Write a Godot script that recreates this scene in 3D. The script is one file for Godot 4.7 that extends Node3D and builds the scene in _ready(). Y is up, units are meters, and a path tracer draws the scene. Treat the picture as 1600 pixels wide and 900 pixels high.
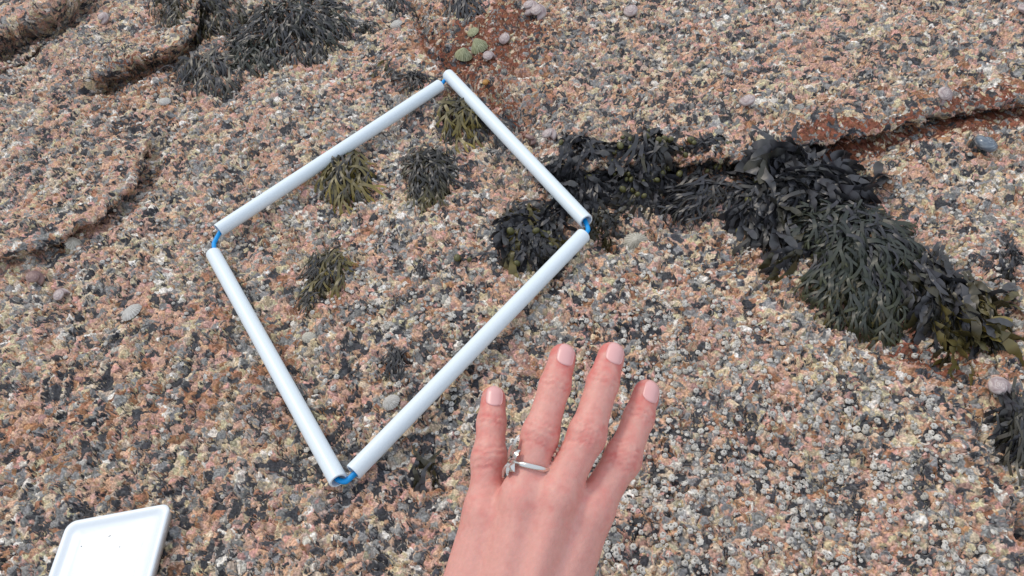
extends Node3D
# A sampling frame of four pipes on a barnacled granite shore, a hand with a ring above it.
# Pixels named below are those of the 1600 x 900 photograph; ground() turns one into a point of the rock.

const FOCAL := 1250.0
var cam_pos := Vector3(0.0, 0.52848, 0.46916)
var cam_r := Vector3(0.98562, -0.11217, 0.12636)
var cam_u := Vector3(0.16896, 0.65435, -0.73707)
var cam_b := Vector3(0.0, 0.74783, 0.66389)
var used := {}

# ---------------------------------------------------------------- helpers
func look(px: float, py: float) -> Vector3:
	return cam_r * ((px - 800.0) / FOCAL) - cam_u * ((py - 450.0) / FOCAL) - cam_b

func ground(px: float, py: float, h := 0.0) -> Vector3:
	var d := look(px, py)
	return cam_pos + d * ((h - cam_pos.y) / d.y)

func on_rock(px: float, py: float) -> Vector3:
	var p := ground(px, py, 0.09)
	var d := look(px, py).normalized() * 0.0015
	for k in 160:
		if p.y <= rock_height(p.x, p.z):
			break
		p += d
	p.y = rock_height(p.x, p.z)
	return p

func numbered(called: String) -> String:
	var n: int = used.get(called, 0)
	used[called] = n + 1
	return called if n == 0 else "%s_%03d" % [called, n]

func tag(o: Node, label: String, category: String, group := "") -> void:
	o.set_meta("label", label)
	o.set_meta("category", category)
	if group != "":
		o.set_meta("group", group)

func thing(called: String, label: String, category: String, t: Transform3D, group := "") -> Node3D:
	var o := Node3D.new()
	o.name = numbered(called)
	add_child(o)
	o.transform = t
	tag(o, label, category, group)
	return o

func part(parent: Node, called: String, mesh: Mesh, m: Material, t := Transform3D.IDENTITY) -> MeshInstance3D:
	var o := MeshInstance3D.new()
	o.name = called
	o.mesh = mesh
	if m:
		o.material_override = m
	o.transform = t
	parent.add_child(o, true)
	return o

func mesh_of(v: PackedVector3Array, idx: PackedInt32Array, c := PackedColorArray(), smooth := true) -> ArrayMesh:
	var n := PackedVector3Array()
	if not smooth:
		var v2 := PackedVector3Array()
		var c2 := PackedColorArray()
		var i2 := PackedInt32Array()
		for k in idx.size():
			v2.append(v[idx[k]])
			if c.size():
				c2.append(c[idx[k]])
			i2.append(k)
		v = v2; c = c2; idx = i2
	n.resize(v.size())
	# turn the faces outwards
	var mid := Vector3.ZERO
	for q in v:
		mid += q / v.size()
	var vol := 0.0
	for k in range(0, idx.size(), 3):
		vol += (v[idx[k]] - mid).dot((v[idx[k + 2]] - v[idx[k]]).cross(v[idx[k + 1]] - v[idx[k]]))
	if vol < 0.0:
		for k in range(0, idx.size(), 3):
			var sw := idx[k + 1]
			idx[k + 1] = idx[k + 2]
			idx[k + 2] = sw
	for k in range(0, idx.size(), 3):
		var a := idx[k]; var b := idx[k + 1]; var d := idx[k + 2]
		var f := (v[d] - v[a]).cross(v[b] - v[a])
		n[a] += f; n[b] += f; n[d] += f
	for k in n.size():
		n[k] = n[k].normalized() if n[k].length_squared() > 1e-24 else Vector3.UP
	var arr := []
	arr.resize(Mesh.ARRAY_MAX)
	arr[Mesh.ARRAY_VERTEX] = v
	arr[Mesh.ARRAY_NORMAL] = n
	arr[Mesh.ARRAY_INDEX] = idx
	if c.size():
		arr[Mesh.ARRAY_COLOR] = c
	var m := ArrayMesh.new()
	m.add_surface_from_arrays(Mesh.PRIMITIVE_TRIANGLES, arr)
	return m

func sweep(path: PackedVector3Array, radii: PackedFloat32Array, sides: int, closed := false, inner := 0.0) -> ArrayMesh:
	# a tube along a path; with inner > 0 it is a pipe with a bore of that share of the radius
	var v := PackedVector3Array()
	var idx := PackedInt32Array()
	var n := path.size()
	var up := Vector3.UP
	var shells := [1.0] if inner <= 0.0 else [1.0, inner]
	for s in shells.size():
		var start := v.size()
		for k in n:
			var t: Vector3
			if closed:
				t = (path[(k + 1) % n] - path[(k + n - 1) % n]).normalized()
			else:
				t = (path[mini(k + 1, n - 1)] - path[maxi(k - 1, 0)]).normalized()
			var side := t.cross(up).normalized()
			var top := side.cross(t)
			for j in sides:
				var a := TAU * j / sides
				v.append(path[k] + (side * cos(a) + top * sin(a)) * radii[k] * shells[s])
		for k in (n if closed else n - 1):
			for j in sides:
				var a := start + k * sides + j
				var b := start + k * sides + (j + 1) % sides
				var c := start + ((k + 1) % n) * sides + j
				var d := start + ((k + 1) % n) * sides + (j + 1) % sides
				if s == 0:
					idx.append_array([a, b, c, b, d, c])
				else:
					idx.append_array([a, c, b, b, c, d])
	if inner > 0.0:
		for e in 2:
			var o0 := 0 if e == 0 else (n - 1) * sides
			var rim := v.size()
			for j in sides:
				v.append(v[o0 + j])
			for j in sides:
				v.append(v[o0 + n * sides + j])
			for j in sides:
				var j1 := (j + 1) % sides
				if e == 0:
					idx.append_array([rim + j, rim + sides + j, rim + j1, rim + j1, rim + sides + j, rim + sides + j1])
				else:
					idx.append_array([rim + j, rim + j1, rim + sides + j, rim + j1, rim + sides + j1, rim + sides + j])
	elif not closed:
		for e in 2:
			var o0 := 0 if e == 0 else (n - 1) * sides
			var mid := v.size()
			v.append(path[0] if e == 0 else path[n - 1])
			for j in sides:
				var j1 := (j + 1) % sides
				if e == 0:
					idx.append_array([mid, o0 + j1, o0 + j])
				else:
					idx.append_array([mid, o0 + j, o0 + j1])
	return mesh_of(v, idx)

func mat(c: Color, rough := 0.6, vertex := false, spec := 0.5) -> StandardMaterial3D:
	var m := StandardMaterial3D.new()
	m.albedo_color = c
	m.roughness = rough
	m.metallic_specular = spec
	m.vertex_color_use_as_albedo = vertex
	return m

func noise(kind: int, freq: float, seed_: int, octaves := 1) -> FastNoiseLite:
	var n := FastNoiseLite.new()
	n.noise_type = kind
	n.frequency = freq
	n.seed = seed_
	if octaves > 1:
		n.fractal_type = FastNoiseLite.FRACTAL_FBM
		n.fractal_octaves = octaves
	else:
		n.fractal_type = FastNoiseLite.FRACTAL_NONE
	return n

func speckle(seed_: int, freq: float, lo: float, hi: float) -> ImageTexture:
	var n := noise(FastNoiseLite.TYPE_SIMPLEX, freq, seed_, 4)
	var im := n.get_seamless_image(256, 256)
	var out := Image.create(256, 256, false, Image.FORMAT_RGB8)
	for y in 256:
		for x in 256:
			var g := lerpf(lo, hi, im.get_pixel(x, y).r)
			out.set_pixel(x, y, Color(g, g, g))
	return ImageTexture.create_from_image(out)

# ---------------------------------------------------------------- rock
const CX0 := -1.0
const CZ0 := -1.05
const CSTEP := 0.005
const CNX := 384
const CNZ := 312
var f_h := PackedFloat32Array()
var f_px := PackedFloat32Array()
var f_pz := PackedFloat32Array()
var f_red := PackedFloat32Array()
var f_barn := PackedFloat32Array()
var f_dark := PackedFloat32Array()
var n_big: FastNoiseLite
var n_mid: FastNoiseLite
var n_wx: FastNoiseLite
var n_wz: FastNoiseLite

class Ledge:
	var p: PackedVector2Array
	var sgn: float
	var h: float; var w: float; var reach: float; var groove: float; var gw: float; var lower: bool; var red: float; var lip := 0.0

func seg_dist(q: Vector2, p: PackedVector2Array) -> Array:
	var best := 1e9
	var sd := 0.0
	var over := 0.0
	var near := Vector2.ZERO
	for k in p.size() - 1:
		var a := p[k]; var b := p[k + 1]
		var ab := b - a
		var t := (q - a).dot(ab) / ab.length_squared()
		var tc := clampf(t, 0.0, 1.0)
		var r := q - a - ab * tc
		var d := r.length()
		if d < best:
			best = d
			near = r
			sd = d * signf(ab.cross(q - a))
			over = 0.0
			if (k == 0 and t < 0.0) or (k == p.size() - 2 and t > 1.0):
				over = absf(t - tc) * ab.length()
	return [sd, over, near]

func ledge(pts: Array, ref: Vector2, h: float, w: float, reach: float, groove: float, gw: float, lower: bool, red := 0.0) -> Ledge:
	var l := Ledge.new()
	for q in pts:
		var g := ground(q.x, q.y)
		l.p.append(Vector2(g.x, g.z))
	var r := ground(ref.x, ref.y)
	l.sgn = signf(seg_dist(Vector2(r.x, r.z), l.p)[0])
	l.h = h; l.w = w; l.reach = reach; l.groove = groove; l.gw = gw; l.lower = lower; l.red = red
	return l

func make_fields() -> void:
	n_big = noise(FastNoiseLite.TYPE_SIMPLEX, 5.0, 11, 3)
	n_mid = noise(FastNoiseLite.TYPE_SIMPLEX, 34.0, 12, 3)
	n_wx = noise(FastNoiseLite.TYPE_SIMPLEX, 38.0, 13, 2)
	n_wz = noise(FastNoiseLite.TYPE_SIMPLEX, 38.0, 14, 2)
	var V := func(x, y): return Vector2(x, y)
	var ls: Array[Ledge] = [
		ledge([V.call(-160, 140), V.call(0, 80), V.call(50, 54), V.call(95, 40), V.call(118, 17), V.call(135, -60)], Vector2(40, 5), 0.040, 0.015, 0.3, 0.020, 0.010, false, 0.1),
		ledge([V.call(-90, 165), V.call(0, 106), V.call(40, 84), V.call(70, 62)], Vector2(10, 85), 0.008, 0.007, 0.03, 0.005, 0.006, false, 0.1),
		ledge([V.call(150, 128), V.call(195, 114), V.call(235, 101), V.call(275, 85), V.call(296, 55), V.call(300, 0)], Vector2(225, 60), 0.024, 0.012, 0.06, 0.020, 0.010, false, 0.3),
		ledge([V.call(-60, 442), V.call(0, 414), V.call(70, 394), V.call(150, 347), V.call(200, 302), V.call(235, 230)], Vector2(60, 250), 0.019, 0.014, 0.10, 0.005, 0.008, false, 0.0),
		ledge([V.call(600, -70), V.call(632, 5), V.call(656, 55), V.call(690, 102), V.call(745, 140), V.call(800, 195)], Vector2(560, 90), 0.024, 0.009, 0.10, 0.004, 0.01, true, 0.5),
		ledge([V.call(880, 262), V.call(1000, 247), V.call(1100, 242), V.call(1200, 235), V.call(1293, 218), V.call(1387, 203), V.call(1500, 172), V.call(1700, 150)], Vector2(1250, 120), 0.020, 0.013, 0.16, 0.006, 0.008, false, 0.6),
		ledge([V.call(900, 420), V.call(980, 388), V.call(1060, 352), V.call(1130, 387), V.call(1180, 442), V.call(1250, 490), V.call(1300, 522), V.call(1400, 550), V.call(1470, 594), V.call(1520, 652), V.call(1550, 742), V.call(1600, 862), V.call(1700, 1050)], Vector2(1100, 600), 0.030, 0.010, 0.12, 0.006, 0.01, true, 0.2),
	]
	# [x, y, radius in metres, share]
	var barn := [[620, 330, .09, .9], [650, 480, .09, .8], [300, 330, .10, .9], [180, 220, .09, .6], [1120, 640, .10, 1.0], [1030, 440, .06, .8], [1250, 740, .09, .9], [1150, 860, .10, .8],
		[480, 110, .12, .6], [60, 40, .12, .8], [1450, 350, .08, .6], [900, 480, .06, .8], [1560, 400, .06, .5], [720, 600, .06, .5], [420, 180, .10, .5], [1440, 660, .06, .5], [560, 260, .08, .7], [1000, 860, .08, .6]]
	var reds := [[765, 40, .095, 1.2], [810, 140, .07, .5], [1290, 220, .05, .9], [1520, 170, .07, .8], [460, 520, .07, .3], [120, 620, .10, .3], [60, 780, .10, .25], [1330, 730, .10, .3], [1420, 500, .05, .6], [220, 130, .08, .6], [1150, 400, .05, .5], [1560, 520, .07, .6], [330, 620, .07, .35]]
	var darks := [[1050, 140, .14, .5], [330, 780, .12, .5], [1450, 120, .10, .5], [1150, 700, .10, .4], [620, 620, .08, .4]]
	for s in [barn, reds, darks]:
		for b in s:
			var g := ground(b[0], b[1])
			b[0] = g.x; b[1] = g.z
	var lips := [0.022, 0.008, 0.020, 0.013, 0.008, 0.016, 0.012]
	for k in ls.size():
		ls[k].lip = lips[k]
	f_px.resize(CNX * CNZ); f_pz.resize(CNX * CNZ)
	f_h.resize(CNX * CNZ); f_red.resize(CNX * CNZ); f_barn.resize(CNX * CNZ); f_dark.resize(CNX * CNZ)
	for j in CNZ:
		var z := CZ0 + j * CSTEP
		for i in CNX:
			var x := CX0 + i * CSTEP
			var h := 0.0
			var red := 0.0
			var push := Vector2.ZERO
			for l in ls:
				var e := seg_dist(Vector2(x, z), l.p)
				var sd: float = e[0] * l.sgn
				var fade := exp(-e[1] / 0.05)
				var s := smoothstep(-l.w * 0.55, l.w * 0.65, sd)
				if l.lower:
					h -= l.h * (1.0 - s) * exp(-maxf(-sd, 0.0) / l.reach) * fade
				else:
					h += l.h * s * exp(-maxf(sd, 0.0) / l.reach) * fade
				var g := (sd + l.w * 0.9) / l.gw
				h -= l.groove * exp(-g * g) * fade
				var toward: Vector2 = e[2].normalized() * -signf(sd)
				push += toward * l.lip * fade * (exp(-pow((sd - l.w * 0.45) / (l.w * 0.9), 2.0)) - 1.5 * exp(-pow((sd + l.w * 0.6) / (l.w * 0.55), 2.0)))
				red += l.red * exp(-pow((sd + 0.01) / 0.02, 2.0)) * fade
			var o := j * CNX + i
			f_h[o] = h
			f_px[o] = push.x
			f_pz[o] = push.y
			var b := 0.06
			for q in barn:
				b += q[3] * exp(-(pow(x - q[0], 2.0) + pow(z - q[1], 2.0)) / (q[2] * q[2]))
			for q in reds:
				red += q[3] * exp(-(pow(x - q[0], 2.0) + pow(z - q[1], 2.0)) / (q[2] * q[2]))
			var dk := 0.0
			for q in darks:
				dk += q[3] * exp(-(pow(x - q[0], 2.0) + pow(z - q[1], 2.0)) / (q[2] * q[2]))
			f_barn[o] = minf(b, 1.0)
			f_red[o] = minf(red, 1.0)
			f_dark[o] = minf(dk, 1.0)

func field(f: PackedFloat32Array, x: float, z: float) -> float:
	var u := clampf((x - CX0) / CSTEP, 0.0, CNX - 1.001)
	var w := clampf((z - CZ0) / CSTEP, 0.0, CNZ - 1.001)
	var i := int(u); var j := int(w)
	u -= i; w -= j
	var o := j * CNX + i
	return (f[o] * (1.0 - u) + f[o + 1] * u) * (1.0 - w) + (f[o + CNX] * (1.0 - u) + f[o + CNX + 1] * u) * w

func rock_height(x: float, z: float) -> float:
	var wx := x + n_wx.get_noise_2d(x, z) * 0.007
	var wz := z + n_wz.get_noise_2d(x, z) * 0.007
	return field(f_h, wx, wz) + n_big.get_noise_2d(x, z) * 0.007 + n_mid.get_noise_2d(x, z) * 0.0032 - 0.002

func rock_normal(x: float, z: float) -> Vector3:
	var e := 0.006
	return Vector3(rock_height(x - e, z) - rock_height(x + e, z), 2.0 * e, rock_height(x, z - e) - rock_height(x, z + e)).normalized()

func spread(lo: float, hi: float, n: int, out_n: int) -> PackedFloat32Array:
	# n even steps from lo to hi with steps that grow beyond either end
	var a := PackedFloat32Array()
	var step := (hi - lo) / (n - 1)
	var left: Array[float] = []
	var s := step
	var x := lo
	for k in out_n:
		s *= 1.24
		x -= s
		left.append(x)
	left.reverse()
	for q in left:
		a.append(q)
	for k in n:
		a.append(lo + step * k)
	s = step
	x = hi
	for k in out_n:
		s *= 1.24
		x += s
		a.append(x)
	return a

var g_cell: FastNoiseLite
var g_edge: FastNoiseLite
var g_fine: FastNoiseLite
var g_fedge: FastNoiseLite
var g_big: FastNoiseLite
var g_warp: FastNoiseLite
var g_rough: FastNoiseLite
var g_zone: FastNoiseLite
var g_zone2: FastNoiseLite
var g_hair: FastNoiseLite
var g_kind := 0
var g_tone := 0
var g_lift := 0.0

func grain(x: float, z: float) -> void:
	# which mineral grain lies at x, z: its kind, its tone and how proud it stands
	var qx := x + g_warp.get_noise_2d(x, z) * 0.0016
	var qz := z + g_warp.get_noise_2d(z + 7.0, x) * 0.0016
	var cv := g_cell.get_noise_2d(qx, qz) * 0.5 + 0.5
	var ed := g_edge.get_noise_2d(qx, qz) + 1.0
	var fv := g_fine.get_noise_2d(qx, qz) * 0.5 + 0.5
	var fe := g_fedge.get_noise_2d(qx, qz) + 1.0
	var bv := g_big.get_noise_2d(qx, qz) * 0.5 + 0.5
	var red := field(f_red, x, z)
	var band := field(f_dark, x, z)
	var zn := g_zone.get_noise_2d(x, z)
	var zn2 := g_zone2.get_noise_2d(x, z)
	var pink := 0.27 + zn * 0.30
	var black := 0.20 - zn2 * 0.22 + band * 0.25
	var own := 0.34
	if bv < 0.15:
		pink += 0.55
		own = 0.08
	elif bv > 0.87:
		black += 0.35
	# part of the small grains are minerals of their own
	var r := cv
	if fposmod(fv * 13.0, 1.0) < own:
		r = fposmod(fv * 101.0, 1.0)
	var kind := 2
	if r < black:
		kind = 4 if fposmod(r * 37.0, 1.0) < 0.7 else 3
	elif r < black + pink:
		kind = 1 if fposmod(r * 53.0, 1.0) < red * 0.7 + 0.06 else 0
	else:
		var r2 := fposmod(r * 31.0 + 0.2, 1.0)
		kind = 2 if r2 < 0.52 else (3 if r2 < 0.84 else 5)
		if red > 0.4 and fposmod(r * 17.0, 1.0) < red * 0.55:
			kind = 1
	if red > 0.75 and (kind == 1 or fposmod(r * 23.0, 1.0) < (red - 0.68) * 1.9):
		kind = 6
	g_kind = kind
	g_tone = int(fposmod(r * 311.0 + fv * 3.0, 1.0) * 31.99)
	var joint := minf(ed, 0.26) / 0.26
	var fj := minf(fe, 0.24) / 0.24
	g_lift = (fposmod(cv * 71.0, 1.0) - 0.5) * 0.0034 * joint - (1.0 - joint) * (0.0020 if fposmod(cv * 43.0, 1.0) < 0.65 else 0.0042) + (fposmod(fv * 29.0, 1.0) - 0.5) * 0.0018 * fj - (1.0 - fj) * 0.0011
	if kind == 4:
		g_lift -= 0.0008

const TEX_W := 2048
const TEX_H := 1792
const TEX_X := 1.64
const TEX_Z := 1.435

func build_rock() -> void:
	g_cell = noise(FastNoiseLite.TYPE_CELLULAR, 1.0 / 0.0085, 21)
	g_cell.cellular_distance_function = FastNoiseLite.DISTANCE_EUCLIDEAN
	g_cell.cellular_return_type = FastNoiseLite.RETURN_CELL_VALUE
	g_cell.cellular_jitter = 1.0
	g_edge = g_cell.duplicate()
	g_edge.cellular_return_type = FastNoiseLite.RETURN_DISTANCE2_SUB
	g_fine = g_cell.duplicate()
	g_fine.seed = 22
	g_fine.frequency = 1.0 / 0.0042
	g_fedge = g_fine.duplicate()
	g_fedge.cellular_return_type = FastNoiseLite.RETURN_DISTANCE2_SUB
	g_big = g_cell.duplicate()
	g_big.seed = 23
	g_big.frequency = 1.0 / 0.021
	g_warp = noise(FastNoiseLite.TYPE_SIMPLEX, 110.0, 24, 1)
	g_rough = noise(FastNoiseLite.TYPE_SIMPLEX, 240.0, 25, 2)
	g_zone = noise(FastNoiseLite.TYPE_SIMPLEX, 16.0, 26, 3)
	g_zone2 = noise(FastNoiseLite.TYPE_SIMPLEX, 24.0, 27, 3)
	g_hair = noise(FastNoiseLite.TYPE_SIMPLEX, 420.0, 28, 2)
	# mineral palettes, linear base colours: pink feldspar, rust, cream quartz, grey, black mica, white, deep rust
	var rng := RandomNumberGenerator.new()
	rng.seed = 5
	var base := [Color(.52, .320, .245), Color(.35, .178, .108), Color(.54, .440, .318), Color(.24, .235, .232), Color(.060, .061, .068), Color(.64, .60, .54), Color(.20, .074, .043)]
	var pal := PackedByteArray()
	for b in base:
		var hue: float = 1.0 if b.r > b.b * 1.2 else 0.25
		for k in 32:
			var g := rng.randf_range(0.58, 1.30)
			var col := Color(minf(b.r * g * (1.0 + rng.randf_range(-.08, .08) * hue), .9), minf(b.g * g * (1.0 + rng.randf_range(-.07, .07) * hue), .9), minf(b.b * g * (1.0 + rng.randf_range(-.15, .15) * hue), .9)).linear_to_srgb()
			pal.append(col.r8); pal.append(col.g8); pal.append(col.b8)
	var px := PackedByteArray()
	px.resize(TEX_W * TEX_H * 3)
	var o := 0
	for j in TEX_H:
		var tz := (j + 0.5) / TEX_H * TEX_Z - 0.98
		for i in TEX_W:
			var tx := (i + 0.5) / TEX_W * TEX_X - 0.86
			grain(tx, tz)
			var q := (g_kind * 32 + g_tone) * 3
			var g := 1.0 + g_hair.get_noise_2d(tx, tz) * 0.30
			px[o] = mini(int(pal[q] * g), 255); px[o + 1] = mini(int(pal[q + 1] * g), 255); px[o + 2] = mini(int(pal[q + 2] * g), 255)
			o += 3
	var tex := ImageTexture.create_from_image(Image.create_from_data(TEX_W, TEX_H, false, Image.FORMAT_RGB8, px))
	var us := spread(-1.0, 1.0, 1060, 30)
	var zs := PackedFloat32Array()
	# rows: steps of 0.85 mm in front growing to 1.5 mm, then a coarse margin
	var z := 0.37
	var dz := 0.00085
	while z > -0.84:
		zs.append(z)
		dz = lerpf(0.00085, 0.0015, clampf((0.37 - z) / 1.1, 0.0, 1.0))
		z -= dz
	var s := dz
	for k in 30:
		s *= 1.24
		z -= s
		zs.append(z)
	var front := PackedFloat32Array()
	z = 0.37; s = 0.00085
	for k in 32:
		s *= 1.24
		z += s
		front.append(z)
	front.reverse()
	zs = front + zs
	var nx := us.size()
	var nz := zs.size()
	var v := PackedVector3Array(); v.resize(nx * nz)
	for j in nz:
		z = zs[j]
		var t := clampf((0.37 - z) / 1.2, 0.0, 1.0)
		var mid := lerpf(-0.05, -0.03, t)
		var half := lerpf(0.46, 0.80, t)
		for i in nx:
			var x := mid + half * us[i]
			grain(x, z)
			var wx := x + n_wx.get_noise_2d(x, z) * 0.007
			var wz := z + n_wz.get_noise_2d(x, z) * 0.007
			v[j * nx + i] = Vector3(x + field(f_px, wx, wz), rock_height(x, z) + g_lift + g_rough.get_noise_2d(x, z) * 0.0007, z + field(f_pz, wx, wz))
	var n := PackedVector3Array(); n.resize(nx * nz)
	for j in nz:
		var ja := maxi(j - 1, 0) * nx
		var jb := mini(j + 1, nz - 1) * nx
		for i in nx:
			n[j * nx + i] = (v[j * nx + maxi(i - 1, 0)] - v[j * nx + mini(i + 1, nx - 1)]).cross(v[ja + i] - v[jb + i]).normalized()
	var idx := PackedInt32Array(); idx.resize((nx - 1) * (nz - 1) * 6)
	var k := 0
	for j in nz - 1:
		for i in nx - 1:
			var a := j * nx + i
			idx[k] = a; idx[k + 1] = a + nx; idx[k + 2] = a + 1
			idx[k + 3] = a + 1; idx[k + 4] = a + nx; idx[k + 5] = a + nx + 1
			k += 6
	var arr := []
	arr.resize(Mesh.ARRAY_MAX)
	arr[Mesh.ARRAY_VERTEX] = v
	arr[Mesh.ARRAY_NORMAL] = n
	arr[Mesh.ARRAY_INDEX] = idx
	var m := ArrayMesh.new()
	m.add_surface_from_arrays(Mesh.PRIMITIVE_TRIANGLES, arr)
	var ma := mat(Color.WHITE, 0.75, false, 0.35)
	ma.albedo_texture = tex
	ma.uv1_triplanar = true
	ma.uv1_world_triplanar = true
	ma.uv1_triplanar_sharpness = 12.0
	ma.uv1_scale = Vector3(1.0 / TEX_X, 1.0 / TEX_Z, 1.0 / TEX_Z)
	ma.uv1_offset = Vector3(0.86 / TEX_X, 0.3, 0.98 / TEX_Z)
	var rock := part(self, "rock_ground", m, ma)
	rock.set_meta("kind", "structure")
	rock.set_meta("label", "coarse pink and grey granite shore rock with ledges and cracks")
	print("rock ", nx, "x", nz)

# ---------------------------------------------------------------- barnacles
func barnacle_mesh(seed_: int) -> ArrayMesh:
	var rng := RandomNumberGenerator.new()
	rng.seed = seed_
	var v := PackedVector3Array()
	var c := PackedColorArray()
	var idx := PackedInt32Array()
	var n := 12
	var g := [[1.0, -0.12], [0.86, 0.26], [0.62, 0.55], [0.44, 0.62], [0.36, 0.36]]
	var tilt := Vector2(rng.randf_range(-.12, .12), rng.randf_range(-.12, .12))
	var wob: Array[float] = []
	for k in n:
		wob.append((1.06 if k % 2 == 0 else 0.88) * rng.randf_range(0.92, 1.08))
	for r in g.size():
		for k in n:
			var a := TAU * k / n
			var q: float = g[r][0] * (wob[k] if r < 3 else lerpf(wob[k], 1.0, 0.6))
			v.append(Vector3(cos(a) * q + tilt.x * r, g[r][1], sin(a) * q * (0.8 if r >= 3 else 1.0) + tilt.y * r))
			var s := rng.randf_range(.72, 1.0)
			var tint: Color = [Color(.70, .67, .61), Color(.55, .53, .49), Color(.47, .445, .39), Color(.62, .60, .56)][seed_ % 4]
			c.append(Color(tint.r * s, tint.g * s, tint.b * s) if r < 4 else Color(.42, .40, .37))
	for r in g.size() - 1:
		for k in n:
			var a := r * n + k
			var b := r * n + (k + 1) % n
			idx.append_array([a, a + n, b, b, a + n, b + n])
	var mid := v.size()
	v.append(Vector3(tilt.x * 4, 0.30, tilt.y * 4))
	c.append(Color(.16, .15, .14))
	for k in n:
		idx.append_array([mid, (g.size() - 1) * n + (k + 1) % n, (g.size() - 1) * n + k])
	return mesh_of(v, idx, c)

func build_barnacles() -> void:
	var rng := RandomNumberGenerator.new()
	rng.seed = 77
	var spots: Array = []
	for k in 46000:
		var px := rng.randf_range(-160, 1760)
		var py := rng.randf_range(-120, 1040)
		var u := rng.randf()
		var size := lerpf(0.0010, 0.0027, pow(rng.randf(), 1.7))
		var yaw := rng.randf() * TAU
		var g := ground(px, py)
		if u > field(f_barn, g.x, g.z) * (0.35 + 0.65 * smoothstep(-.25, .3, n_mid.get_noise_2d(g.x * 1.4 + 3.0, g.z * 1.4))) * 0.46:
			continue
		var big := size / (g - cam_pos).dot(-cam_b)
		var shown := px > 8 and px < 1592 and py > 8 and py < 892 and not (px > 690 and px < 1030 and py > 520) and not (px > 1140 and py > 230 and py < 560) and not (px > 740 and px < 1180 and py > 210 and py < 440) and not (px < 280 and py > 770) and not (px > 240 and px < 570 and py < 120)
		spots.append([big if shown else 0.0, g, size, yaw, rng.randi() % 4, rng.randf_range(.75, 1.1)])
	spots.sort_custom(func(a, b): return a[0] > b[0])
	var meshes := [barnacle_mesh(1), barnacle_mesh(2), barnacle_mesh(3), barnacle_mesh(4)]
	var m := mat(Color.WHITE, 0.75, true)
	var rest: Array = [[], [], [], []]
	for k in spots.size():
		var s: Array = spots[k]
		var p: Vector3 = s[1]
		p.y = rock_height(p.x, p.z) - 0.0002
		var up := rock_normal(p.x, p.z)
		var b := Basis(Quaternion(Vector3.UP, up)) * Basis(Vector3.UP, s[3])
		var t := Transform3D(b.scaled_local(Vector3(s[2], s[2] * s[5], s[2])), p)
		if k < 300:
			var o := part(self, numbered("barnacle"), meshes[s[4]], m, t)
			tag(o, "small pale grey barnacle cemented to the granite", "barnacle", "barnacles on the granite")
		else:
			rest[s[4]].append(t)
	var crust := Node3D.new()
	crust.name = "barnacle_crust"
	add_child(crust)
	crust.set_meta("kind", "stuff")
	tag(crust, "scattered crust of tiny pale barnacles over the granite", "barnacles")
	for q in 4:
		var mm := MultiMesh.new()
		mm.transform_format = MultiMesh.TRANSFORM_3D
		mm.mesh = meshes[q]
		mm.instance_count = rest[q].size()
		for k in rest[q].size():
			mm.set_instance_transform(k, rest[q][k])
		var mi := MultiMeshInstance3D.new()
		mi.name = "barnacle_scatter"
		mi.multimesh = mm
		mi.material_override = m
		mi.set_meta("kind", "stuff")
		crust.add_child(mi, true)
	print("barnacles ", spots.size())

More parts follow.
